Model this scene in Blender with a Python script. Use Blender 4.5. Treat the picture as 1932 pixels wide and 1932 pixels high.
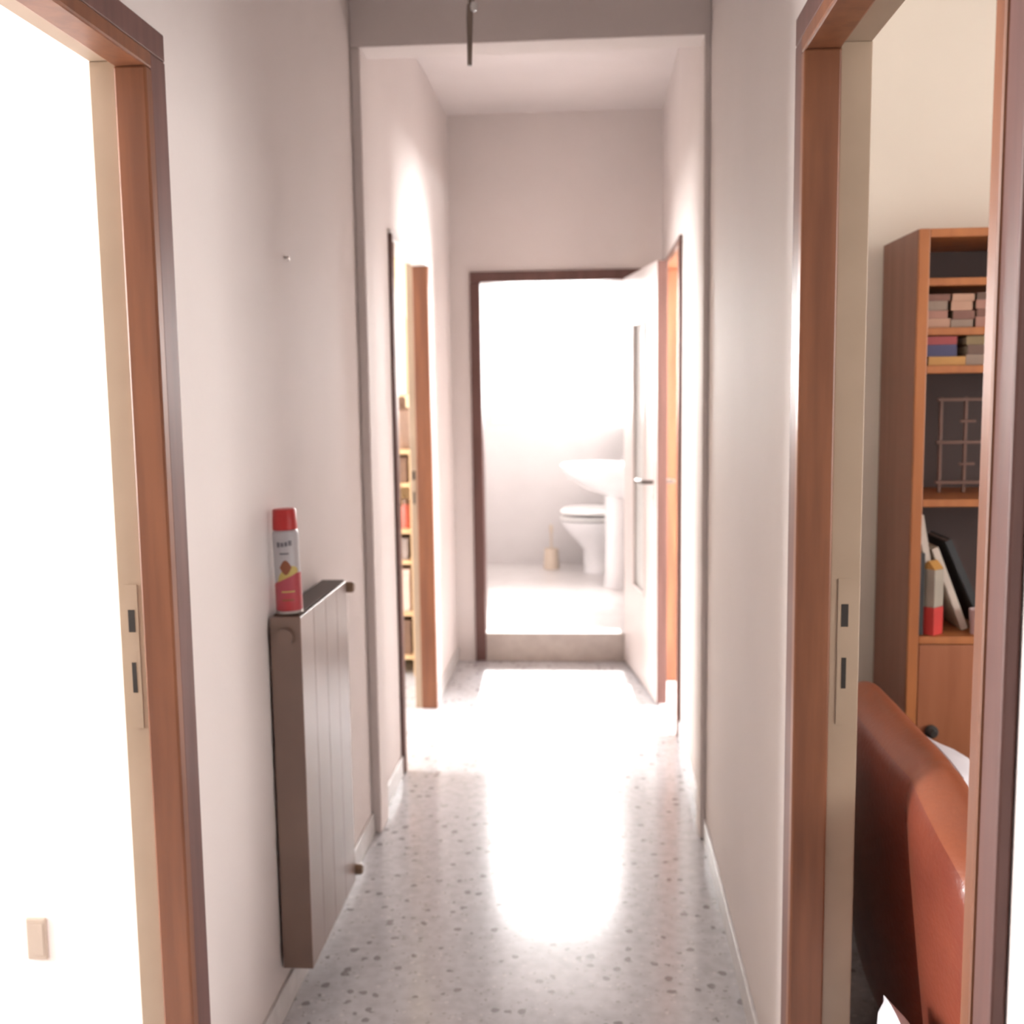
import bpy, bmesh, math, random
from mathutils import Vector, Matrix
random.seed(4)
for o in list(bpy.data.objects): bpy.data.objects.remove(o)
scene = bpy.context.scene
col = scene.collection

# ---------------------------------------------------------------- camera (photo frame 1932 x 1932)
F_PX, PITCH, YAW, ROLL, EYE = 2060.0, .1156, .0757, .0137, 1.5
fw = Vector((-math.sin(YAW)*math.cos(PITCH), math.cos(YAW)*math.cos(PITCH), -math.sin(PITCH)))
rt = Vector((math.cos(YAW), math.sin(YAW), 0)); up = rt.cross(fw)
rt, up = rt*math.cos(ROLL)-up*math.sin(ROLL), up*math.cos(ROLL)+rt*math.sin(ROLL)
cd = bpy.data.cameras.new('camera'); cam = bpy.data.objects.new('camera', cd); col.objects.link(cam)
cd.sensor_width = 36; cd.sensor_fit = 'HORIZONTAL'; cd.lens = 36*F_PX/1932; cd.clip_start = .02
cam.matrix_world = Matrix(((rt.x, up.x, -fw.x, 0), (rt.y, up.y, -fw.y, 0), (rt.z, up.z, -fw.z, EYE), (0, 0, 0, 1)))
cd.dof.use_dof = True; cd.dof.focus_distance = 1.35; cd.dof.aperture_fstop = 5.6
scene.camera = cam
vs = scene.view_settings
vs.view_transform = 'Standard'; vs.look = 'None'; vs.gamma = 1; vs.use_curve_mapping = False
vs.exposure = 0.08

# ---------------------------------------------------------------- sky, sun and daylight at the windows
w = bpy.data.worlds.new('sky'); scene.world = w; w.use_nodes = True
bg = w.node_tree.nodes['Background']; bg.inputs['Color'].default_value = (.97, .98, 1, 1); bg.inputs['Strength'].default_value = 9.0
sd = bpy.data.lights.new('sun', 'SUN'); sun = bpy.data.objects.new('sun', sd); col.objects.link(sun)
sd.energy = 16; sd.angle = .012; sd.color = (1, .97, .92)
sun.rotation_euler = Vector((.04, -1, -.80)).to_track_quat('-Z', 'Y').to_euler(); sun.location = (0, 12, 8)
def daylight(name, loc, direction, w_, h_, watts, color=(1, .985, .965)):
    d = bpy.data.lights.new(name, 'AREA'); d.shape = 'RECTANGLE'; d.size = w_; d.size_y = h_; d.energy = watts; d.color = color
    o = bpy.data.objects.new(name, d); col.objects.link(o); o.location = loc
    o.rotation_euler = Vector(direction).to_track_quat('-Z', 'Z' if abs(direction[2]) < .5 else 'Y').to_euler()
    return o
daylight('daylight_bedroom', (-3.85, 1.6, 1.65), (1, 0, 0), 1.3, 1.5, 330)
daylight('daylight_study', (3.85, .4, 1.6), (-1, 0, 0), 1.5, 1.4, 92, (1, .95, .88))
daylight('daylight_kitchen', (-3.85, 4.35, 1.65), (1, 0, 0), 1.3, 1.5, 260)
daylight('daylight_far_room', (3.05, 5.0, 1.55), (-1, 0, 0), 1.4, 1.6, 760)
daylight('daylight_bathroom', (-.315, 8.55, 1.95), (0, -1, 0), .85, 1.35, 190)

# ---------------------------------------------------------------- helpers
def lin(r, g, b):
    return tuple((c/255/12.92 if c <= 10 else ((c/255+.055)/1.055)**2.4) for c in (r, g, b))
def mat(name, c, rough=.5, c2=None, scale=6, detail=3, stretch=None, metal=0, bump=0, bscale=None, spec=.5, coat=0, trans=0, ramp=(.35, .65)):
    m = bpy.data.materials.new(name); m.use_nodes = True; N = m.node_tree.nodes; L = m.node_tree.links
    p = N['Principled BSDF']; p.inputs['Roughness'].default_value = rough; p.inputs['Metallic'].default_value = metal
    p.inputs['Specular IOR Level'].default_value = spec; p.inputs['Coat Weight'].default_value = coat
    p.inputs['Transmission Weight'].default_value = trans
    tc = N.new('ShaderNodeTexCoord'); mp = N.new('ShaderNodeMapping'); L.new(tc.outputs['Object'], mp.inputs['Vector'])
    if stretch: mp.inputs['Scale'].default_value = stretch
    nz = N.new('ShaderNodeTexNoise'); nz.inputs['Scale'].default_value = scale; nz.inputs['Detail'].default_value = detail
    L.new(mp.outputs['Vector'], nz.inputs['Vector'])
    r = N.new('ShaderNodeValToRGB'); c2 = c2 or tuple(x*.94 for x in c)
    r.color_ramp.elements[0].position = ramp[0]; r.color_ramp.elements[1].position = ramp[1]
    r.color_ramp.elements[0].color = (*c2, 1); r.color_ramp.elements[1].color = (*c, 1)
    L.new(nz.outputs['Fac'], r.inputs['Fac']); L.new(r.outputs['Color'], p.inputs['Base Color'])
    if bump:
        b = N.new('ShaderNodeBump'); b.inputs['Strength'].default_value = bump; b.inputs['Distance'].default_value = .01
        n2 = N.new('ShaderNodeTexNoise'); n2.inputs['Scale'].default_value = bscale or scale*4; n2.inputs['Detail'].default_value = 4
        L.new(mp.outputs['Vector'], n2.inputs['Vector']); L.new(n2.outputs['Fac'], b.inputs['Height']); L.new(b.outputs['Normal'], p.inputs['Normal'])
    return m
def terrazzo(name):
    m = bpy.data.materials.new(name); m.use_nodes = True; N = m.node_tree.nodes; L = m.node_tree.links
    p = N['Principled BSDF']; p.inputs['Roughness'].default_value = .15; p.inputs['Specular IOR Level'].default_value = .55
    tc = N.new('ShaderNodeTexCoord')
    n0 = N.new('ShaderNodeTexNoise'); n0.inputs['Scale'].default_value = 30; n0.inputs['Detail'].default_value = 3
    L.new(tc.outputs['Object'], n0.inputs['Vector'])
    r0 = N.new('ShaderNodeValToRGB'); r0.color_ramp.elements[0].position = .32; r0.color_ramp.elements[1].position = .62
    r0.color_ramp.elements[0].color = (.50, .495, .51, 1); r0.color_ramp.elements[1].color = (.60, .595, .615, 1)
    L.new(n0.outputs['Fac'], r0.inputs['Fac'])
    cur = r0.outputs['Color']
    for sc, thr, cc in ((30, .33, (.31, .295, .295)), (62, .28, (.41, .395, .395)), (45, .26, (.66, .645, .65))):
        wv = N.new('ShaderNodeTexNoise'); wv.inputs['Scale'].default_value = sc*1.3
        L.new(tc.outputs['Object'], wv.inputs['Vector'])
        ad = N.new('ShaderNodeVectorMath'); ad.operation = 'MULTIPLY_ADD'; L.new(wv.outputs['Color'], ad.inputs[0])
        ad.inputs[1].default_value = (.02, .02, .02); L.new(tc.outputs['Object'], ad.inputs[2])
        v = N.new('ShaderNodeTexVoronoi'); v.inputs['Scale'].default_value = sc; v.inputs['Randomness'].default_value = 1
        L.new(ad.outputs['Vector'], v.inputs['Vector'])
        lt = N.new('ShaderNodeMath'); lt.operation = 'LESS_THAN'; L.new(v.outputs['Distance'], lt.inputs[0]); lt.inputs[1].default_value = thr
        sx = N.new('ShaderNodeSeparateColor'); L.new(v.outputs['Color'], sx.inputs['Color'])
        gt = N.new('ShaderNodeMath'); gt.operation = 'GREATER_THAN'; L.new(sx.outputs['Red'], gt.inputs[0]); gt.inputs[1].default_value = .76
        mu = N.new('ShaderNodeMath'); mu.operation = 'MULTIPLY'; L.new(lt.outputs[0], mu.inputs[0]); L.new(gt.outputs[0], mu.inputs[1])
        mx = N.new('ShaderNodeMix'); mx.data_type = 'RGBA'; L.new(mu.outputs[0], mx.inputs['Factor'])
        L.new(cur, mx.inputs['A']); mx.inputs['B'].default_value = (*cc, 1); cur = mx.outputs['Result']
    L.new(cur, p.inputs['Base Color'])
    return m
def glass(name):
    m = bpy.data.materials.new(name); m.use_nodes = True; N = m.node_tree.nodes; L = m.node_tree.links
    N.remove(N['Principled BSDF']); t = N.new('ShaderNodeBsdfTransparent'); g = N.new('ShaderNodeBsdfGlossy'); g.inputs['Roughness'].default_value = .03
    f = N.new('ShaderNodeFresnel'); f.inputs['IOR'].default_value = 1.25; x = N.new('ShaderNodeMixShader')
    L.new(f.outputs[0], x.inputs[0]); L.new(t.outputs[0], x.inputs[1]); L.new(g.outputs[0], x.inputs[2]); L.new(x.outputs[0], N['Material Output'].inputs['Surface'])
    return m
M = {}
M['plaster'] = mat('white_plaster', (.81, .738, .712), .75, (.78, .708, .682), 2.2, bump=.05, bscale=60)
M['ceil'] = mat('ceiling_paint', (.81, .74, .72), .85, scale=2)
M['cream_wall'] = mat('cream_plaster', (.80, .725, .62), .75, scale=2)
M['yellow_wall'] = mat('yellow_plaster', (.82, .69, .44), .75, scale=2)
M['bath_wall'] = mat('glazed_wall', (.64, .61, .605), .35, scale=3)
M['terrazzo'] = terrazzo('terrazzo')
M['step'] = mat('step_stone', (.55, .48, .43), .4, (.47, .40, .36), 14)
M['bath_floor'] = mat('bathroom_tile', (.58, .55, .54), .3, (.52, .49, .48), 10)
M['skirting'] = mat('skirting_stone', (.70, .67, .66), .35, (.60, .57, .56), 20)
M['wood'] = mat('varnished_wood', lin(132, 83, 56), .42, lin(112, 68, 46), 3.5, 6, (9, 9, .7), spec=.5)
M['casing'] = mat('varnished_wood_mauve_sheen', lin(112, 78, 72), .5, lin(97, 67, 61), 3.5, 6, (9, 9, .7), spec=.5)  # varnished wood with the mauve of its grazing reflection mixed into the colour
M['cream'] = mat('cream_paint', (.44, .34, .25), .5, (.40, .305, .22), 5)
M['white_paint'] = mat('white_gloss_paint', (.82, .79, .77), .4)
M['leaf'] = mat('pale_door_laminate', (.76, .68, .65), .45, (.72, .64, .61), 3)
M['frost'] = mat('frosted_glass', (.80, .81, .79), .3, scale=40, spec=.5)
M['glass'] = glass('window_glass')
M['bronze'] = mat('dark_bronze', (.16, .14, .13), .35, metal=1)
M['metal'] = mat('brushed_steel', (.55, .53, .50), .3, metal=1)
M['dark'] = mat('dark_hollow', (.03, .025, .022), .7)
M['rad_top'] = mat('dark_brown_matte', lin(92, 76, 68), .7, spec=.2)
M['rad'] = mat('brown_enamel', lin(136, 112, 100), .28, lin(126, 103, 92), 4, spec=.6)
M['porcelain'] = mat('white_porcelain', (.84, .83, .84), .12, spec=.6)

def link(name, me, m, parent=None, smooth=False):
    o = bpy.data.objects.new(name, me); col.objects.link(o)
    if m: me.materials.append(M[m] if isinstance(m, str) else m)
    if parent: o.parent = parent
    if smooth:
        for p in me.polygons: p.use_smooth = True
        me.set_sharp_from_angle(angle=math.radians(38))
    return o
def fin(name, bm, m, parent=None, smooth=False):
    bmesh.ops.recalc_face_normals(bm, faces=bm.faces)
    me = bpy.data.meshes.new(name); bm.to_mesh(me); bm.free()
    return link(name, me, m, parent, smooth)
def addbox(bm, a, b, bev=0, seg=2):
    r = bmesh.ops.create_cube(bm, size=1); vs_ = r['verts']
    for v in vs_:
        v.co = Vector(((a[0]+b[0])/2+v.co.x*(b[0]-a[0]), (a[1]+b[1])/2+v.co.y*(b[1]-a[1]), (a[2]+b[2])/2+v.co.z*(b[2]-a[2])))
    if bev:
        es = list({e for v in vs_ for e in v.link_edges})
        bmesh.ops.bevel(bm, geom=es, offset=bev, segments=seg, profile=.5, affect='EDGES')
def box(name, a, b, m, parent=None, bev=0, seg=2):
    bm = bmesh.new(); addbox(bm, a, b, bev, seg); return fin(name, bm, m, parent, bev >= .015)
def boxes(name, lst, m, parent=None, bev=0):
    bm = bmesh.new()
    for a, b in lst: addbox(bm, a, b, bev)
    return fin(name, bm, m, parent)
def lathe(name, prof, m, parent=None, n=32, loc=(0, 0, 0), axis='z', sy=1):
    bm = bmesh.new(); rings = []
    for r, z in prof:
        rings.append([bm.verts.new((r*math.cos(t*2*math.pi/n), sy*r*math.sin(t*2*math.pi/n), z)) for t in range(n)])
    for A, B in zip(rings, rings[1:]):
        for i in range(n): bm.faces.new((A[i], A[(i+1) % n], B[(i+1) % n], B[i]))
    bm.faces.new(rings[0][::-1]); bm.faces.new(rings[-1])
    if axis == 'x': bmesh.ops.rotate(bm, verts=bm.verts, matrix=Matrix.Rotation(math.pi/2, 3, 'Y'))
    if axis == 'y': bmesh.ops.rotate(bm, verts=bm.verts, matrix=Matrix.Rotation(-math.pi/2, 3, 'X'))
    bmesh.ops.translate(bm, verts=bm.verts, vec=loc)
    return fin(name, bm, m, parent, True)
def tube(name, pts, r, m, parent=None, n=10):
    bm = bmesh.new(); rings = []; pts = [Vector(p) for p in pts]
    rad = r if isinstance(r, (list, tuple)) else [r]*len(pts)
    for i, p in enumerate(pts):
        d = (pts[min(i+1, len(pts)-1)]-pts[max(i-1, 0)]).normalized()
        a = d.cross(Vector((0, 0, 1)) if abs(d.z) < .9 else Vector((1, 0, 0))).normalized(); b = d.cross(a)
        rings.append([bm.verts.new(p+(a*math.cos(t*2*math.pi/n)+b*math.sin(t*2*math.pi/n))*rad[i]) for t in range(n)])
    for A, B in zip(rings, rings[1:]):
        for i in range(n): bm.faces.new((A[i], A[(i+1) % n], B[(i+1) % n], B[i]))
    bm.faces.new(rings[0][::-1]); bm.faces.new(rings[-1])
    return fin(name, bm, m, parent, True)
def loft(name, secs, m, parent=None, sub=0):
    bm = bmesh.new(); rings = [[bm.verts.new(p) for p in s] for s in secs]; n = len(secs[0])
    for A, B in zip(rings, rings[1:]):
        for i in range(n): bm.faces.new((A[i], A[(i+1) % n], B[(i+1) % n], B[i]))
    bm.faces.new(rings[0][::-1]); bm.faces.new(rings[-1])
    o = fin(name, bm, m, parent, True)
    if sub: s = o.modifiers.new('sub', 'SUBSURF'); s.levels = sub; s.render_levels = sub
    return o
def empty(name, loc, rz=0, label=None, cat=None, group=None, kind=None):
    o = bpy.data.objects.new(name, None); col.objects.link(o); o.location = loc; o.rotation_euler = (0, 0, rz); o.empty_display_size = .1
    return tag(o, label, cat, group, kind)
def tag(o, label=None, cat=None, group=None, kind=None):
    if label: o['label'] = label
    if cat: o['category'] = cat
    if group: o['group'] = group
    if kind: o['kind'] = kind
    return o
def struct(o, label, cat): return tag(o, label, cat, None, 'structure')
def wall(name, axis, t0, t1, a0, a1, z0, z1, holes, m):
    """a slab across `axis` between t0 and t1, with rectangular holes cut through it"""
    A = sorted({a0, a1, *[h[i] for h in holes for i in (0, 1)]}); Z = sorted({z0, z1, *[h[i] for h in holes for i in (2, 3)]})
    A = [a for a in A if a0 <= a <= a1]; Z = [z for z in Z if z0 <= z <= z1]
    def solid(i, k):
        if not (0 <= i < len(A)-1 and 0 <= k < len(Z)-1): return False
        ca, cz = (A[i]+A[i+1])/2, (Z[k]+Z[k+1])/2
        return not any(h[0] < ca < h[1] and h[2] < cz < h[3] for h in holes)
    bm = bmesh.new(); V = {}
    def v(t, a, z):
        key = (t, a, z)
        if key not in V: V[key] = bm.verts.new((t, a, z) if axis == 'x' else (a, t, z))
        return V[key]
    for i in range(len(A)-1):
        for k in range(len(Z)-1):
            if not solid(i, k): continue
            p, q, r, s = A[i], A[i+1], Z[k], Z[k+1]
            for t in (t0, t1): bm.faces.new((v(t, p, r), v(t, q, r), v(t, q, s), v(t, p, s)))
            if not solid(i-1, k): bm.faces.new((v(t0, p, r), v(t1, p, r), v(t1, p, s), v(t0, p, s)))
            if not solid(i+1, k): bm.faces.new((v(t0, q, r), v(t1, q, r), v(t1, q, s), v(t0, q, s)))
            if not solid(i, k-1): bm.faces.new((v(t0, p, r), v(t1, p, r), v(t1, q, r), v(t0, q, r)))
            if not solid(i, k+1): bm.faces.new((v(t0, p, s), v(t1, p, s), v(t1, q, s), v(t0, q, s)))
    return fin(name, bm, m)

# ---------------------------------------------------------------- the shell
L, R, TL, TR, HC = -.753, .362, .085, .095, 2.9
YE, YB = 5.84, 8.2                      # end wall of the hall, back wall of the bathroom
J = .028                                # thickness of jamb boards
dA, dB, dC, dD = (1.02, 1.83, 2.035), (1.012, 1.89, 2.04), (4.11, 4.93, 2.035), (4.60, 5.44, 2.05)
dE = (-.595, .205, 2.04)
hole = lambda d: (d[0]-J, d[1]+J, 0, d[2]+J)
struct(box('floor', (-3.7, -1.7, -.1), (3.7, 6.0, 0), 'terrazzo'), 'grey white terrazzo floor with dark chips', 'floor')
bs = struct(box('floor_bathroom', (-1.2, YE+.001, .0005), (R-.001, YB, .157), 'bath_floor', bev=.006), 'raised pale bathroom floor one step above the hall', 'floor')
struct(box('trim_1', (dE[0]+.001, YE-.012, .0005), (dE[1]-.001, YE, .157), 'step', bev=.004), 'beige stone riser of the step into the bathroom', 'step')
struct(box('ceiling', (-3.7, -1.7, HC), (3.7, YB+.1, HC+.1), 'ceil'), 'white ceiling of the hall', 'ceiling')
struct(wall('wall_left', 'x', L-TL, L, -1.6, YE, 0, HC, [hole(dA), hole(dC)], 'plaster'), 'white plaster wall on the left of the hall', 'wall')
struct(wall('wall_right', 'x', R, R+TR, -1.6, YB, 0, HC, [hole(dB), hole(dD)], 'plaster'), 'white plaster wall on the right of the hall', 'wall')
struct(wall('wall_end', 'y', YE, YE+.1, -3.6, R, 0, HC, [hole(dE)], 'plaster'), 'white plaster wall at the end of the hall around the bathroom door', 'wall')
struct(wall('wall_entry', 'y', -1.7, -1.6, -3.6, 3.7, 0, HC, [], 'plaster'), 'white wall behind the viewer', 'wall')
struct(wall('wall_bedroom_left', 'x', -3.7, -3.6, -1.7, YE+.1, 0, HC, [(.95, 2.25, .9, 2.4), (3.7, 5.0, .9, 2.4)], 'yellow_wall'), 'outer wall of the left hand rooms', 'wall')
WB = 2.36
struct(wall('wall_bedroom_back', 'y', WB, WB+.1, -3.6, L-TL, 0, HC, [], 'plaster'), 'bright white wall seen through the left doorway', 'wall')
struct(box('wall_kitchen_lining', (-3.6, YE-.012, .002), (L-TL-.002, YE, HC-.002), 'yellow_wall'), 'yellow wall seen through the far left doorway', 'wall')
WS = 2.97
struct(wall('wall_study_back', 'y', WS, WS+.1, R+TR, 3.6, 0, HC, [], 'cream_wall'), 'cream wall behind the bookcase', 'wall')
struct(wall('wall_study_right', 'x', 3.6, 3.7, -1.7, WS+.1, 0, HC, [(-.35, 1.15, .9, 2.3)], 'cream_wall'), 'outer wall of the room with the bookcase', 'wall')
struct(wall('wall_far_room_right', 'x', 2.8, 2.9, WS+.1, 6.0, 0, HC, [(4.3, 5.7, .75, 2.35)], 'plaster'), 'outer wall of the far right room', 'wall')
struct(wall('wall_far_room_back', 'y', 5.9, 6.0, R+TR, 2.8, 0, HC, [], 'plaster'), 'end wall of the far right room', 'wall')
struct(wall('wall_bathroom_left', 'x', -1.3, -1.2, YE+.1, YB+.1, 0, HC, [], 'bath_wall'), 'pale left wall of the bathroom', 'wall')
WIN = (-.76, .13, 1.22, 2.62)
struct(wall('wall_bathroom_back', 'y', YB, YB+.1, -1.2, R+TR, 0, HC, [WIN], 'bath_wall'), 'pale back wall of the bathroom', 'wall')

# the opening between the two halves of the hall: two shallow piers and a deep beam
YP = 3.5
struct(box('trim_2', (L, YP, 0), (L+.031, YP+.13, 2.55), 'plaster', bev=.004), 'left white plaster pier of the wide opening', 'pier')
struct(box('trim_3', (R-.02, YP, 0), (R, YP+.13, 2.555), 'plaster', bev=.004), 'right white plaster pier of the wide opening', 'pier')
struct(box('trim_4', (L, YP, 2.551), (R, YP+.13, HC), 'plaster', bev=.004), 'plaster beam across the hall above the wide opening', 'beam')
def skirting(name, x0, x1, spans, label):
    struct(boxes(name, [((x0, a, 0), (x1, b, .075)) for a, b in spans], 'skirting', bev=.002), label, 'baseboard')
skirting('baseboard_left', L, L+.009, [(-1.6, .925), (1.925, YP), (YP+.13, 4.06), (4.98, YE)], 'thin pale stone skirting along the left wall')
skirting('baseboard_right', R-.009, R, [(-1.6, .935), (1.985, YP), (YP+.13, 4.545), (5.495, YE)], 'thin pale stone skirting along the right wall')

# ---------------------------------------------------------------- windows
def window(name, loc, rz, wd, ht, label, leaves=2):
    t = empty(name, loc, rz, label, 'window', None, 'structure'); f = .05
    boxes('frame', [((-wd/2, -.03, 0), (-wd/2+f, .03, ht)), ((wd/2-f, -.03, 0), (wd/2, .03, ht)), ((-wd/2+f, -.03, 0), (wd/2-f, .03, f)), ((-wd/2+f, -.03, ht-f), (wd/2-f, .03, ht))], 'white_paint', t, .003)
    cuts = [-wd/2+f+(wd-2*f)*i/leaves for i in range(leaves+1)]
    for i in range(1, leaves): box('mullion', (cuts[i]-.025, -.028, f), (cuts[i]+.025, .028, ht-f), 'white_paint', t, .003)
    for i in range(leaves):
        a = cuts[i]+(.025 if i else 0); b = cuts[i+1]-(.025 if i < leaves-1 else 0)
        box('pane', (a, -.003, f), (b, .003, ht-f), 'glass', t)
    return t
window('window_1', ((WIN[0]+WIN[1])/2, YB+.05, WIN[2]), 0, WIN[1]-WIN[0], WIN[3]-WIN[2], 'bright bathroom window in the back wall', 1)
window('window_2', (-3.65, 1.6, .9), math.pi/2, 1.3, 1.5, 'bedroom window in the outer left wall')
window('window_3', (3.65, .4, .9), math.pi/2, 1.5, 1.4, 'window of the room with the bookcase')
window('window_4', (-3.65, 4.35, .9), math.pi/2, 1.3, 1.5, 'window of the far left room')
window('window_5', (2.85, 5.0, .75), math.pi/2, 1.4, 1.6, 'window of the far right room')

# ---------------------------------------------------------------- door frames
def door_frame(name, x, sgn, T, d, label, cw=.065, cwn=None, split=.04, head='wood', head_casing='casing'):
    """frame in a wall whose hall face is at x; sgn points from the hall into the room"""
    y0, y1, h = d; t = empty(name, (0, 0, 0), 0, label, 'door frame', None, 'structure')
    def bx(n, xa, xb, ya, yb, za, zb, m, bev=.003): return box(n, (min(xa, xb), ya, za), (max(xa, xb), yb, zb), m, t, bev)
    xo = x-sgn*.014; xn = x-sgn*.016; xs = x+sgn*split; xe = x+sgn*(T+.002)
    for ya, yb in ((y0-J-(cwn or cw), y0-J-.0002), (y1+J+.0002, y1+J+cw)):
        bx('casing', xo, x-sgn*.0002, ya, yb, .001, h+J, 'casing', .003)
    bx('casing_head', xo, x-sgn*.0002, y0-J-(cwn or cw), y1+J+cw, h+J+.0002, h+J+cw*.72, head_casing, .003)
    for ya, yb in ((y0-J, y0), (y1, y1+J)):
        bx('jamb', xn, xs, ya, yb, .001, h-.0002, 'wood', .004)
        ca, cb = (ya, yb-.012) if ya < y0 else (ya+.012, yb)
        bx('door_stop', xs+sgn*.0003, xe, ca, cb, .001, h+.012, 'cream', .002)
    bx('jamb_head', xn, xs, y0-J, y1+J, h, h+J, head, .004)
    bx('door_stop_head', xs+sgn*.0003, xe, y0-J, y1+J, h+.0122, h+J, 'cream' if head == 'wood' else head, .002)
    ys = y1+.0119; xc = (xs+xe)/2                          # strike plate on the far jamb
    p = box('strike_plate', (xc-.012, ys-.0016, .90), (xc+.012, ys-.0002, 1.16), 'cream', t)
    for za, zb, wdt in ((1.075, 1.115, .012), (.965, 1.02, .008)):
        box('latch_hole', (xc-wdt/2, ys-.0022, za), (xc+wdt/2, ys-.0015, zb), 'dark', p)
    return t
door_frame('door_1', L, -1, TL, dA, 'brown wooden door frame with cream stop in the left foreground')
door_frame('door_2', R, 1, TR, dB, 'brown wooden door frame with cream stop in the right foreground', .065, .044, .045)
door_frame('door_3', L, -1, TL, dC, 'brown door frame with head whitened as glare in the far left wall', .02, None, .055, 'white_paint', 'white_paint')  # white head colour stands in for the blown-out glare on the lintel
door_frame('door_4', R, 1, TR, dD, 'orange brown door frame in the far right wall', .025, None, .065)
# bathroom door: frame in the end wall and an open leaf swung into the hall
t = empty('door_5', (0, YE, 0), 0, 'reddish frame with open pale leaf of the bathroom door', 'door', None, 'structure')
x0, x1, h = dE; cw = .055
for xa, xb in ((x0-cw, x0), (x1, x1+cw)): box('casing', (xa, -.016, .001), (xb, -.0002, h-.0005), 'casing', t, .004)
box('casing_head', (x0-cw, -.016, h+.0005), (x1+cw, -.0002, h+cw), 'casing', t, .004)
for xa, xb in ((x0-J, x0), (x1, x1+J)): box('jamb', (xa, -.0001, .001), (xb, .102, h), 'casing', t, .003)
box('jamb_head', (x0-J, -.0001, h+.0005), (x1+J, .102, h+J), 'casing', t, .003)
ang = math.atan2(-.988, .154)
leaf = bpy.data.objects.new('leaf', None)
LW, LT = .83, .045
bm = bmesh.new()
g = (.245, .545, .46, 1.80)
for a, b in (((0, 0, .012), (g[0], LT, 2.045)), ((g[1], 0, .012), (LW-.004, LT, 2.045)), ((g[0], 0, .012), (g[1], LT, g[2])), ((g[0], 0, g[3]), (g[1], LT, 2.045))): addbox(bm, a, b)
bmesh.ops.remove_doubles(bm, verts=bm.verts, dist=1e-5)
leaf = fin('leaf', bm, 'leaf', t); leaf.location = (.16, -.02, 0); leaf.rotation_euler = (0, 0, ang)
leaf['label'] = 'pale open door leaf with a tall glass light'
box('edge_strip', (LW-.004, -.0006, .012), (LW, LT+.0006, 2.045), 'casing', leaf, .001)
box('glass_light', (g[0], .014, g[2]), (g[1], .030, g[3]), 'frost', leaf)
boxes('glazing_bead', [((g[0], -.004, g[2]), (g[0]+.014, .012, g[3])), ((g[1]-.014, -.004, g[2]), (g[1], .012, g[3])), ((g[0]+.014, -.004, g[2]), (g[1]-.014, .012, g[2]+.014)), ((g[0]+.014, -.004, g[3]-.014), (g[1]-.014, .012, g[3]))], 'leaf', leaf, .002)
hd = box('handle_plate', (.735, -.005, .93), (.775, -.0003, 1.14), 'leaf', leaf, .002)
tube('lever', [(.755, -.004, 1.045), (.755, -.045, 1.045), (.748, -.055, 1.045), (.73, -.058, 1.045), (.63, -.058, 1.042)], .0095, 'bronze', hd)
box('keyhole', (.752, -.0058, .965), (.758, -.0052, .985), 'dark', hd)
hd2 = box('handle_plate', (.735, LT+.0003, .93), (.775, LT+.005, 1.14), 'leaf', leaf, .002)
tube('lever', [(.755, LT+.004, 1.045), (.755, LT+.045, 1.045), (.73, LT+.05, 1.045), (.63, LT+.05, 1.042)], .0095, 'bronze', hd2)

# ---------------------------------------------------------------- hall things
# radiator of flat columns
ry0, ry1, rz0, rz1 = 2.415, 2.885, .125, .978
rx0, rx1 = L+.008, L+.080
t = empty('radiator', (0, 0, 0), 0, 'brown enamelled column radiator on the left wall', 'radiator')
n = 4; cwid = (ry1-ry0)/n
for i in range(n):
    a = ry0+i*cwid
    box('column', (rx0, a+.0003, rz0), (rx1, a+cwid-.0003, rz1), 'rad', t, .001, 1)
box('top_strip', (rx0+.006, ry0+.012, rz1+.0002), (rx1-.006, ry1-.004, rz1+.004), 'rad_top', t, .0015)  # darker matte strip laid over the column tops
lathe('end_plug', [(.0, 0), (.02, 0), (.02, .006), (.014, .012), (0, .012)], 'rad', t, 18, ((rx0+rx1)/2, ry0-.0125, rz1-.045), 'y')
M['valve'] = mat('dull_brass', lin(150, 122, 98), .45, lin(132, 106, 84), 9)
for zz in (rz1-.022, rz0+.022):
    v = tube('valve', [(rx1-.03, ry1-.002, zz), (rx1-.03, ry1+.03, zz)], .011, 'rad', t)
    lathe('valve_cap', [(0, 0), (.013, 0), (.015, .012), (.015, .052), (.011, .058), (0, .058)], 'valve', v, 16, (rx1-.042, ry1+.024, zz), 'x')
for a in (ry0+cwid, ry1-cwid):
    for zz in (.30, .80): box('bracket', (L+.0003, a-.012, zz), (rx0+.004, a+.012, zz+.03), 'rad', t)

# spray can on the radiator
M['can_white'] = mat('can_white', lin(205, 203, 206), .3, lin(190, 188, 192), 8)
M['can_red'] = mat('can_red', lin(196, 66, 72), .35, lin(180, 84, 96), 14)
M['cap_red'] = mat('cap_red', lin(196, 52, 52), .4)
M['grey_print'] = mat('grey_print', lin(120, 118, 126), .4)
M['yellow_print'] = mat('yellow_print', lin(206, 186, 110), .4)
M['brown_print'] = mat('brown_print', lin(150, 92, 66), .4)
cz = rz1+.0052; cr = .030
t = empty('spray_can', ((rx0+rx1)/2, ry0+.042, cz), 0, 'red and white aerosol can with red cap standing on the radiator', 'spray can'); t.rotation_euler = (0, math.radians(-1.2), 0)
lathe('body', [(0, 0), (cr-.003, 0), (cr, .003), (cr, .185), (cr-.002, .190), (cr-.004, .193), (0, .193)], 'can_white', t)
lathe('base_rim', [(cr-.004, -.0005), (cr+.0012, .0), (cr+.0012, .004), (cr-.001, .005)], 'metal', t)
lathe('cap', [(0, .1935), (cr-.0015, .1935), (cr-.0015, .2), (cr-.0035, .238), (cr-.006, .241), (0, .241)], 'cap_red', t)
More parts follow.
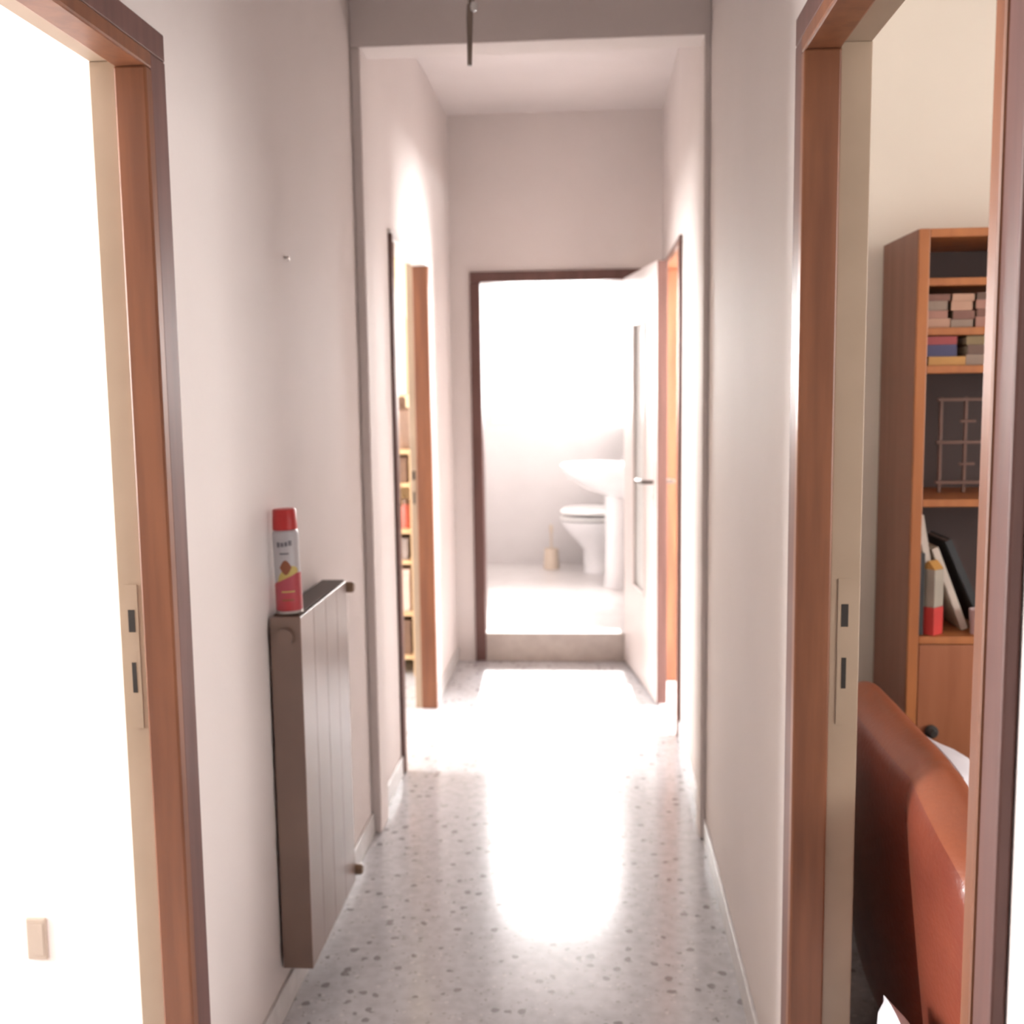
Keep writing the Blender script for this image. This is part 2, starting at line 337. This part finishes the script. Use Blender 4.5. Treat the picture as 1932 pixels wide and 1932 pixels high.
def wrap(name, m, a0, a1, lo, hi, parent, off=.0006, n=20):
    bm = bmesh.new(); A = []; B = []
    for i in range(n+1):
        u = i/n; a = a0+(a1-a0)*u
        for dst, f in ((A, lo), (B, hi)): dst.append(bm.verts.new(((cr+off)*math.cos(a), (cr+off)*math.sin(a), f(u))))
    for i in range(n): bm.faces.new((A[i], A[i+1], B[i+1], B[i]))
    return fin(name, bm, m, parent, True)
fr = -math.pi/2+.25                                  # the side towards the camera
wrap('red_label', 'can_red', 0, 2*math.pi, lambda u: .006, lambda u: .078+.016*math.cos((u*2*math.pi)-fr-.9), t, n=48)
wrap('emblem_band', 'yellow_print', fr-.8, fr+.9, lambda u: .074+.022*u, lambda u: .074+.022*u+.024*math.sin(math.pi*u)**.5, t, .0010)
wrap('emblem', 'brown_print', fr-.55, fr+.35, lambda u: .108-.017*math.sin(math.pi*u), lambda u: .108+.017*math.sin(math.pi*u), t, .0014)
for k, (a, b, z, hh) in enumerate(((-.7, -.45, .155, .012), (-.38, -.15, .156, .010), (-.08, .12, .157, .010), (.2, .45, .158, .012), (-.5, .2, .138, .004))):
    wrap('lettering', 'grey_print', fr+a, fr+b, lambda u, z=z: z, lambda u, z=z, hh=hh: z+hh, t, .0008, 6)
wrap('small_print', 'brown_print', fr-.5, fr+.4, lambda u: .030, lambda u: .034, t, .0009)
wrap('small_print', 'yellow_print', fr-.5, fr+.5, lambda u: .050, lambda u: .053, t, .0009)

# hanging cable of the missing hall lamp
M['cable'] = mat('brown_grey_cable', lin(138, 124, 114), .5)
M['white_plastic'] = mat('white_plastic', (.85, .84, .82), .2)
px, py = -.297, 2.8
t = empty('lamp_cable', (px, py, HC), 0, 'bare lamp cable hanging from the hall ceiling with a white connector', 'lamp cable')
lathe('ceiling_rose', [(0, -.001), (.045, -.001), (.042, -.02), (.02, -.032), (0, -.032)], 'white_plastic', t)
tube('cable', [(0, 0, -.03), (.004, 0, -.2), (-.004, 0, -.35), (-.002, 0, -.47)], .0042, 'cable', t)
tube('lamp_holder', [(-.002, 0, -.468), (-.003, 0, -.50), (-.004, 0, -.55), (-.005, 0, -.612)], [.0075, .0085, .007, .006], 'cable', t)
tube('loose_wire', [(-.003, 0, -.40), (.003, -.004, -.43), (.008, -.006, -.468)], .0025, 'cable', t)
lathe('connector', [(0, -.012), (.007, -.010), (.0095, 0), (.007, .010), (0, .012)], 'white_plastic', t, 16, (.008, -.006, -.475))
tag(lathe('wall_nail', [(0, 0), (.003, 0), (.003, .012), (.006, .013), (.006, .016), (0, .017)], 'metal', None, 12, (L-.004, 2.679, 1.817), 'x'), 'small nail in the bare upper left wall', 'nail')
# bedroom wall socket
M['socket'] = mat('beige_plastic', (.36, .29, .235), .5)
t = empty('wall_socket', (-1.317, WB, .165), 0, 'beige wall socket low on the bright bedroom wall', 'socket')
box('plate', (-.025, -.010, 0), (.025, -.0004, .104), 'socket', t, .004)
box('cover', (-.018, -.0115, .012), (.018, -.0102, .092), 'socket', t, .0005)

# ---------------------------------------------------------------- room on the right: bookcase
M['case_wood'] = mat('orange_veneer', lin(178, 112, 64), .4, lin(158, 96, 54), 3, 6, (8, 8, .8))
M['case_side'] = mat('shaded_orange_veneer', lin(138, 92, 74), .42, lin(124, 80, 64), 3, 6, (8, 8, .8))  # the front veneer darkened, shade of the unlit side put into its colour
M['case_door'] = mat('red_brown_veneer', lin(160, 100, 68), .4, lin(146, 88, 58), 3, 6, (8, 8, .8))
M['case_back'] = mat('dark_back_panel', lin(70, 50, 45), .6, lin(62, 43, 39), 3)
bx0, bx1, by0, by1, bt = .752, 1.55, 2.64, 2.955, 1.846
t = empty('bookcase', (0, 0, 0), 0, 'tall orange brown wooden bookcase beyond the right doorway', 'bookcase'); s = .025
box('side_panel', (bx0, by0+.012, 0), (bx0+s, by1, bt), 'case_side', t)
box('side_panel', (bx1-s, by0+.012, 0), (bx1, by1, bt), 'case_side', t)
for xa in (bx0, bx1-s): box('front_edging', (xa, by0, 0), (xa+s, by0+.0115, bt), 'case_wood', t, .002)
box('top_panel', (bx0+s+.0005, by0+.001, bt-.02), (bx1-s-.0005, by1, bt), 'case_wood', t, .002)
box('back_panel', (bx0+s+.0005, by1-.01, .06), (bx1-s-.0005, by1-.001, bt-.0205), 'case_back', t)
shelves = [1.727, 1.612, 1.523, 1.208, .876]
for z in shelves:
    rec = .03 if z in (1.727, 1.612) else .002
    box('shelf', (bx0+s+.0005, by0+rec, z-.009), (bx1-s-.0005, by1-.0105, z+.009), 'case_wood', t, .002)
box('bottom_panel', (bx0+s+.0005, by0+.002, .05), (bx1-s-.0005, by1-.0105, .07), 'case_wood', t)
box('plinth', (bx0+s+.0005, by0+.03, 0), (bx1-s-.0005, by0+.045, .05), 'case_side', t)
mid = (bx0+bx1)/2
for xa, xb in ((bx0+s+.002, mid-.001), (mid+.001, bx1-s-.002)):
    d_ = box('door', (xa, by0+.002, .072), (xb, by0+.018, .865), 'case_door', t, .002)
    lathe('knob', [(0, 0), (.008, 0), (.008, .012), (.016, .018), (.016, .026), (.010, .030), (0, .030)], 'dark', d_, 18, (.812 if xa < mid else bx1-.06, by0-.028, .652), 'y')
def book(name, a, b, cover, label, parent_loc=None, rot=(0, 0, 0), page='pages', group=None, spine='y0', cat='book'):
    """a and b are the box corners relative to the base point; spine faces the viewer"""
    e = empty(name, parent_loc, 0, label, cat, group); e.rotation_euler = rot
    (ax, ay, az), (bx_, by_, bz) = a, b; c = .003
    dims = (bx_-ax, by_-ay, bz-az); thin = min(range(3), key=lambda i: dims[i] if i != 1 else 9)
    if thin == 2: lst = [((ax, ay, az), (bx_, by_, az+c)), ((ax, ay, bz-c), (bx_, by_, bz)), ((ax, ay, az+c), (bx_, ay+c, bz-c))]; pg = ((ax+c, ay+c, az+c), (bx_-c, by_-c, bz-c))
    else: lst = [((ax, ay, az), (ax+c, by_, bz)), ((bx_-c, ay, az), (bx_, by_, bz)), ((ax+c, ay, az), (bx_-c, ay+c, bz))]; pg = ((ax+c, ay+c, az+c), (bx_-c, by_-c, bz-c))
    boxes('cover', lst, cover, e); box('pages', *pg, page, e)
    return e
M['pages'] = mat('paper', (.62, .54, .43), .8, (.52, .45, .36), 30, 2, (1, 1, 30))
def cm(name, rgb): M[name] = mat(name, lin(*rgb), .5, tuple(x*.85 for x in lin(*rgb)), 12)
for nm, rgb in (('bk_red', (150, 62, 62)), ('bk_navy', (66, 62, 96)), ('bk_ochre', (190, 140, 76)), ('bk_olive', (132, 110, 74)), ('bk_brown', (112, 84, 70)), ('bk_grey', (150, 128, 112)),
                ('bk_tan', (188, 146, 122)), ('bk_rose', (170, 122, 106)), ('bk_umber', (128, 86, 72)), ('bk_ivory', (214, 200, 186)), ('bk_black', (52, 54, 56)), ('bk_silver', (160, 152, 154)), ('carton_red', (200, 62, 58)), ('carton_grey', (170, 160, 146)), ('cup_rose', (196, 170, 168)), ('lattice', (112, 80, 68))): cm(nm, rgb)
zC = 1.532+.001
def pile(x, y, z, specs, where):
    for (cov, wd, dp, th, dx, colour) in specs:
        book('book', (0, 0, 0), (wd, dp, th), cov, f'{colour} book lying flat {where}', (x+dx, y, z)); z += th+.0006
pile(.782, 2.665, zC, (('bk_ochre', .085, .2, .020, .006, 'ochre'), ('bk_navy', .07, .2, .027, .0, 'navy'), ('bk_red', .072, .2, .019, -.002, 'dull red')), 'in the left pile under the paper bundles')
pile(.876, 2.672, zC, (('bk_grey', .10, .2, .024, 0, 'grey brown'), ('bk_brown', .092, .2, .022, .003, 'dark brown'), ('bk_olive', .09, .2, .020, 0, 'olive')), 'in the right pile beside the navy book')
zB = 1.621+.001
pile(.781, 2.69, zB, (('bk_tan', .058, .17, .021, .004, 'tan'), ('bk_rose', .055, .17, .018, 0, 'rose brown'), ('bk_grey', .052, .17, .022, .002, 'dusty grey'), ('bk_umber', .06, .17, .015, 0, 'umber')), 'in the leftmost small pile on the second shelf')
pile(.844, 2.688, zB, (('bk_grey', .05, .17, .018, 0, 'grey'), ('bk_umber', .05, .17, .02, .004, 'dark umber'), ('bk_tan', .048, .17, .022, 0, 'pale tan'), ('bk_tan', .05, .17, .016, .002, 'beige')), 'in the middle small pile on the second shelf')
pile(.902, 2.692, zB, (('bk_rose', .06, .17, .024, 0, 'pinkish'), ('bk_umber', .058, .17, .018, .003, 'chestnut'), ('bk_rose', .06, .17, .02, 0, 'brick rose'), ('bk_brown', .06, .17, .016, .002, 'cocoa')), 'in the rightmost small pile on the second shelf')
# lattice in the tall compartment
zD = 1.217+.001; t = empty('lattice_rack', (.862, 2.80, zD), 0, 'brown wooden lattice rack in the dark middle compartment of the bookcase', 'rack')
for i, xx in enumerate((0, .06, .12, .18)): box('upright', (xx-.004, -.004, 0), (xx+.004, .004, .238), 'lattice', t, .001)
for zz in (.232, .126, .026): box('rail', (-.012, -.0125, zz-.004), (.192, -.0045, zz+.004), 'lattice', t, .001)
for zz in (.178, .072):
    for xx in (.06, .18): box('rung', (xx-.016, -.0125, zz-.003), (xx+.022, -.0045, zz+.003), 'lattice', t, .001)
# lower compartment
zE = .885+.001
book('binder', (0, 0, 0), (.012, .085, .20), 'bk_black', 'dark thin binder leaning on the side of the bookcase', (.779, 2.655, zE), (0, 0, 0))
book('book', (0, 0, 0), (.016, .19, .285), 'bk_ivory', 'tall ivory book leaning left behind the red carton', (.833, 2.703, zE+.003), (0, math.radians(-10), 0))
t = empty('carton', (.814, 2.673, zE), math.radians(42), 'red and grey drink carton standing in front of the leaning books', 'carton')
q = .020
box('red_base', (-q, -q, 0), (q, q, .068), 'carton_red', t, .001); box('body', (-q+.0004, -q+.0004, .0685), (q-.0004, q-.0004, .160), 'carton_grey', t, .001)
loft('gable', [[(-q+.001, -q+.001, .1605), (q-.001, -q+.001, .1605), (q-.001, q-.001, .1605), (-q+.001, q-.001, .1605)], [(-q+.001, -.002, .180), (q-.001, -.002, .180), (q-.001, .002, .180), (-q+.001, .002, .180)]], 'bk_ochre', t)
book('album', (-.016, 0, 0), (0, .16, .215), 'bk_ivory', 'white album leaning right of the red carton', (.914, 2.706, zE+.0065), (0, math.radians(-21), 0))
book('book', (-.016, 0, 0), (0, .16, .240), 'bk_black', 'black book with silver edge leaning behind the white album', (.966, 2.71, zE+.007), (0, math.radians(-24), 0), 'bk_silver')
t = empty('cup', (.928, 2.675, zE), 0, 'pale rose cup at the foot of the leaning books', 'cup')
lathe('body', [(0, 0), (.019, 0), (.023, .06), (.021, .06), (.018, .006), (0, .006)], 'cup_rose', t, 24)
tube('handle', [(.020, 0, .05), (.034, 0, .048), (.037, 0, .03), (.030, 0, .014), (.020, 0, .014)], .003, 'cup_rose', t)

# armchair: its back towards the doorway, along the partition
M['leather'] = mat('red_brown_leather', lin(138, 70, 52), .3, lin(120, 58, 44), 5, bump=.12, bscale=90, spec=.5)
M['leather_lit'] = mat('lit_red_brown_leather', lin(158, 90, 62), .4, lin(142, 78, 54), 5, bump=.1, bscale=90)  # same leather in a lighter colour where light falls on the top band
def puff(name, a, b, m, parent, bulge=.02, bev=.04, shear=0):
    bm = bmesh.new(); addbox(bm, a, b, bev, 4)
    c = [(a[i]+b[i])/2 for i in range(3)]; hs = [(b[i]-a[i])/2 for i in range(3)]
    bmesh.ops.subdivide_edges(bm, edges=[e for e in bm.edges if e.calc_length() > .12], cuts=6, use_grid_fill=True)
    for v in bm.verts:
        u = [(v.co[i]-c[i])/hs[i] for i in range(3)]
        for i in range(3):
            j, k = (i+1) % 3, (i+2) % 3
            v.co[i] += bulge*u[i]*max(0, 1-u[j]**2)*max(0, 1-u[k]**2)
        v.co.x -= shear*(v.co.z-c[2])
    o = fin(name, bm, m, parent); 
    for p in o.data.polygons: p.use_smooth = True
    return o
ax = .55
t = empty('armchair', (0, 0, 0), 0, 'red brown leather armchair seen from behind through the right doorway', 'armchair')
def chair_back():
    prof = [(.075, .10), (.05, .25), (.03, .42), (.012, .60), (.002, .70), (.002, .755), (.012, .788), (.032, .808), (.052, .819), (.070, .824), (.090, .816), (.108, .79), (.122, .74), (.133, .62), (.14, .42), (.15, .10)]
    #        y, rear push, top drop, shrink towards the middle
    st = [(2.56, .03, .05, .55), (2.55, .012, .02, .2), (2.52, 0, .004, 0), (2.42, -.012, 0, 0), (2.26, -.016, 0, 0), (2.10, -.012, 0, 0), (2.01, -.002, 0, 0), (1.975, .008, .001, 0), (1.958, .020, .004, 0), (1.945, .020, .004, 0),
          (1.93, .008, .004, 0), (1.90, -.004, .007, 0), (1.84, -.016, .018, 0), (1.76, -.018, .034, 0), (1.69, -.008, .05, 0), (1.64, .012, .07, .05), (1.605, .032, .10, .25), (1.585, .05, .14, .6)]
    bm = bmesh.new(); rings = []
    for y, push, drop, sh in st:
        ring = []
        for k, (x, z) in enumerate(prof):
            wgt = max(0, 1-k/8) if k < 8 else 0
            x2 = x+push*wgt; z2 = z-drop*max(0, (z-.4)/.42)
            x2 += (.085-x2)*sh; z2 += (.45-z2)*sh*.35
            ring.append(bm.verts.new((ax+x2, y, z2)))
        rings.append(ring)
    n = len(prof)
    for A, B in zip(rings, rings[1:]):
        for k in range(n):
            f = bm.faces.new((A[k], A[(k+1) % n], B[(k+1) % n], B[k]))
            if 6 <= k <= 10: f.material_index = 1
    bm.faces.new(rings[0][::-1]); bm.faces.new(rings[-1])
    o = fin('backrest', bm, 'leather', t); o.data.materials.append(M['leather_lit'])
    for p in o.data.polygons: p.use_smooth = True
    sm = o.modifiers.new('sub', 'SUBSURF'); sm.levels = 2; sm.render_levels = 2
chair_back()
tube('back_seam', [(ax+.075+.0195-.0235, 1.9515, .12), (ax+.060, 1.9515, .25), (ax+.0415, 1.9515, .42), (ax+.024, 1.9515, .60), (ax+.0125, 1.9515, .70)], .0022, 'leather', t, 8)
for ya, yb in ((1.62, 1.78), (2.42, 2.555)): puff('arm', (ax+.16, ya, .12), (ax+.72, yb, .56), 'leather', t, .015, .05)
puff('seat_cushion', (ax+.17, 1.785, .27), (ax+.70, 2.415, .44), 'leather', t, .02, .045)
box('base', (ax+.13, 1.67, .06), (ax+.68, 2.51, .268), 'leather', t, .01)
for xx in (ax+.12, ax+.62):
    for yy in (1.72, 2.42): lathe('foot', [(0, 0), (.018, 0), (.024, .061), (0, .061)], 'dark', t, 14, (xx, yy, 0))
M['linen'] = mat('white_linen', lin(226, 222, 228), .85, lin(210, 206, 212), 6, bump=.3, bscale=25)
def pillow(name, w_, h_, th, parent=None, seed=1, wob=.012):
    bm = bmesh.new(); n = 14; rnd = random.Random(seed); top = {}; bot = {}
    ph = [rnd.uniform(0, 6) for _ in range(4)]
    for i in range(n+1):
        for j in range(n+1):
            u, v = 2*i/n-1, 2*j/n-1; e = max(0, (1-u**4)*(1-v**4))**.5
            pin = 1-.10*(u*u)*(v*v)-.05*(1-v*v)*abs(u)**3
            wv = wob*(math.sin(5*u+ph[0])*math.cos(4*v+ph[1])+.6*math.sin(9*v+ph[2]+2*u))*e
            x, y = u*w_/2*pin, v*h_/2*pin
            top[i, j] = bm.verts.new((x, y, th/2*e+wv)); bot[i, j] = top[i, j] if e == 0 else bm.verts.new((x, y, -th/2*e+wv))
    for D, fl in ((top, 1), (bot, -1)):
        for i in range(n):
            for j in range(n): bm.faces.new([D[i, j], D[i+1, j], D[i+1, j+1], D[i, j+1]][::fl])
    return fin(name, bm, 'linen', parent, True)
o = tag(pillow('cushion', .30, .27, .085, seed=3), 'white cushion propped on the armchair seat beyond its back', 'cushion'); o.location = (.757, 2.26, .608); o.rotation_euler = (math.radians(72), 0, math.radians(90))
o = tag(pillow('pillow', .34, .475, .075, seed=5, wob=.014), 'crumpled white pillow on the floor behind the armchair back', 'pillow'); o.location = (.497, 1.655, .238); o.rotation_euler = (math.radians(87), 0, math.radians(88))

# ---------------------------------------------------------------- far left room: shelf unit with goods
M['pale_wood'] = mat('pale_pine', lin(214, 180, 138), .5, lin(200, 164, 122), 3, 5, (7, 7, .8))
sx0, sx1, sy0, sy1 = -1.50, -.92, 5.50, 5.82
t = empty('shelf_unit', (0, 0, 0), 0, 'pale wooden shelf unit in the yellow room on the far left', 'shelf unit')
for xa in (sx0, sx1-.02): box('side_panel', (xa, sy0, 0), (xa+.02, sy1, 1.18), 'pale_wood', t)
levels = [.10, .33, .60, .76, 1.0, 1.17]
for z in levels: box('shelf', (sx0+.0205, sy0+.002, z-.01), (sx1-.0205, sy1-.002, z+.01), 'pale_wood', t)
for nm, rgb in (('g_brown', (120, 92, 74)), ('g_grey', (150, 136, 130)), ('g_red', (186, 92, 76)), ('g_yellow', (206, 166, 96)), ('g_pale', (214, 190, 176)), ('g_taupe', (160, 134, 118))): cm(nm, rgb)
def goods(nm, x, z, w_, h_, m, label, cat):
    e = empty(nm, (x, sy0+.09, z+.0105), 0, label, cat)
    if cat == 'jar':
        lathe('body', [(0, 0), (w_/2, 0), (w_/2, h_*.7), (w_*.36, h_*.82), (0, h_*.82)], m, e, 20)
        lathe('lid', [(0, h_*.825), (w_*.38, h_*.825), (w_*.38, h_), (0, h_)], 'g_brown', e, 20)
    else:
        box('body', (-w_/2, -.07, 0), (w_/2, .10, h_*.86), m, e, .003)
        box('lid', (-w_/2-.002, -.073, h_*.865), (w_/2+.002, .103, h_), m, e, .003)
for nm, x, z, w_, h_, m, label, cat in (
    ('storage_box', -1.02, .10, .13, .18, 'g_brown', 'dark brown box on the lowest shelf of the pale unit', 'box'),
    ('storage_box', -1.20, .10, .16, .17, 'g_taupe', 'taupe box left of the dark brown box on the lowest shelf', 'box'),
    ('storage_box', -1.02, .33, .13, .22, 'g_pale', 'pale pinkish box on the second shelf of the pale unit', 'box'),
    ('storage_box', -1.20, .33, .15, .20, 'g_grey', 'grey box on the second shelf left of the pale box', 'box'),
    ('storage_box', -1.03, .60, .14, .11, 'g_grey', 'flat grey box on the third shelf of the pale unit', 'box'),
    ('jar', -1.045, .76, .06, .18, 'g_yellow', 'yellow jar with brown lid on the fourth shelf', 'jar'),
    ('jar', -.975, .76, .055, .15, 'g_red', 'red jar with brown lid beside the yellow jar', 'jar'),
    ('storage_box', -1.02, 1.0, .13, .13, 'g_brown', 'brown box on the fifth shelf under the tall basket', 'box')):
    goods(nm, x, z, w_, h_, m, label, cat)
t = empty('basket', (-1.0, 5.62, 1.1805), 0, 'tall taupe tapering basket on top of the pale shelf unit', 'basket')
lathe('body', [(0, 0), (.045, 0), (.075, .20), (.07, .20), (.041, .006), (0, .006)], 'g_taupe', t, 24)
lathe('rim', [(.069, .198), (.078, .198), (.078, .212), (.069, .212)], 'g_brown', t, 24)
lathe('bundle', [(0, .01), (.035, .01), (.03, .262), (.02, .27), (0, .27)], 'g_brown', t, 14, (.0, 0, 0))
t = empty('wall_mirror', (-1.10, YE-.0125, 1.46), 0, 'narrow white framed mirror above the shelf unit in the yellow room', 'mirror')
boxes('frame', [((-.1, -.02, 0), (-.08, -.0005, .40)), ((.08, -.02, 0), (.1, -.0005, .40)), ((-.08, -.02, 0), (.08, -.0005, .02)), ((-.08, -.02, .38), (.08, -.0005, .40))], 'white_paint', t, .003)
M['mirror'] = mat('silvered_glass', (.88, .88, .88), .04, metal=1)
box('mirror_glass', (-.08, -.010, .02), (.08, -.0006, .38), 'mirror', t)

# ---------------------------------------------------------------- bathroom
ZB = .1575
wy = 7.22
t = empty('washbasin', (R, wy, ZB), 0, 'white pedestal washbasin on the right wall of the bathroom', 'washbasin')
def oval(cx, rx, ry, z, n=32, flat=0.0):
    pts = []
    for i in range(n):
        a = 2*math.pi*i/n; x = cx+rx*math.cos(a); pts.append((min(x, flat), ry*math.sin(a), z))
    return pts
bw = -.002
loft('bowl', [oval(-.16, .09, .09, .60, flat=bw), oval(-.22, .20, .16, .66, flat=bw), oval(-.27, .28, .24, .745, flat=bw), oval(-.285, .295, .265, .785, flat=bw), oval(-.285, .30, .27, .815, flat=bw), oval(-.285, .29, .26, .822, flat=bw), oval(-.30, .24, .215, .820, flat=-.10), oval(-.29, .20, .18, .76, flat=-.12), oval(-.27, .08, .07, .70, flat=-.15)], 'porcelain', t)
loft('pedestal', [oval(-.225, .075, .095, 0, flat=-.12), oval(-.225, .07, .088, .04, flat=-.12), oval(-.225, .062, .078, .35, flat=-.12), oval(-.225, .07, .085, .615, flat=-.12)], 'porcelain', t)
tp = tube('tap', [(-.06, 0, .822), (-.06, 0, .90), (-.075, 0, .925), (-.11, 0, .93), (-.15, 0, .905)], .011, 'metal', t)
lathe('tap_knob', [(0, 0), (.014, 0), (.016, .02), (0, .024)], 'metal', tp, 16, (-.055, 0, .935))
lathe('soap_dish', [(0, .8225), (.03, .8225), (.038, .835), (.034, .835), (.027, .828), (0, .828)], 'metal', t, 20, (-.42, -.16, 0))
ty = 7.80
t = empty('toilet', (R, ty, ZB), 0, 'white toilet with closed lid behind the washbasin', 'toilet')
loft('bowl', [oval(-.34, .10, .11, 0, flat=-.05), oval(-.34, .10, .10, .06, flat=-.05), oval(-.35, .09, .09, .16, flat=-.05), oval(-.37, .17, .15, .27, flat=-.05), oval(-.38, .22, .185, .345, flat=-.05), oval(-.38, .225, .19, .375, flat=-.05)], 'porcelain', t)
loft('rear_foot', [oval(-.13, .12, .10, 0, flat=-.02), oval(-.13, .12, .10, .34, flat=-.02)], 'porcelain', t)
loft('seat', [oval(-.38, .225, .19, .385, flat=-.12), oval(-.38, .23, .195, .392, flat=-.12), oval(-.38, .225, .19, .404, flat=-.12)], 'white_plastic', t)
loft('lid', [oval(-.375, .23, .195, .430, flat=-.10), oval(-.375, .235, .20, .440, flat=-.10), oval(-.375, .21, .18, .462, flat=-.10)], 'white_plastic', t)
box('hinge', (-.14, -.10, .376), (-.10, .10, .45), 'white_plastic', t, .004)
box('tank', (-.16, -.20, .40), (-.003, .20, .78), 'porcelain', t, .02)
box('tank_lid', (-.165, -.205, .7805), (-.002, .205, .805), 'porcelain', t, .008)
M['beige_pl'] = mat('beige_holder', (.68, .57, .46), .45)
t = empty('toilet_brush', (-.315, 7.92, ZB), 0, 'beige toilet brush holder beside the toilet', 'toilet brush')
lathe('holder', [(0, 0), (.055, 0), (.058, .02), (.05, .15), (.046, .15), (.05, .02), (0, .01)], 'beige_pl', t, 24)
lathe('handle', [(0, .02), (.008, .02), (.008, .26), (.014, .28), (.014, .32), (0, .33)], 'beige_pl', t, 14)
t = empty('bathroom_cabinet', (R, 7.85, 1.20), 0, 'white wall cabinet above the toilet', 'cabinet')
box('body', (-.28, -.22, 0), (-.0006, .22, .62), 'white_paint', t, .004)
for ya, yb in ((-.218, -.001), (.001, .218)):
    d_ = box('door', (-.298, ya, .002), (-.2805, yb, .618), 'white_paint', t, .003)
    lathe('knob', [(0, 0), (.008, 0), (.011, .012), (0, .016)], 'metal', d_, 12, (-.315, (ya if ya > 0 else yb)+(.02 if ya > 0 else -.02), .10), 'x')
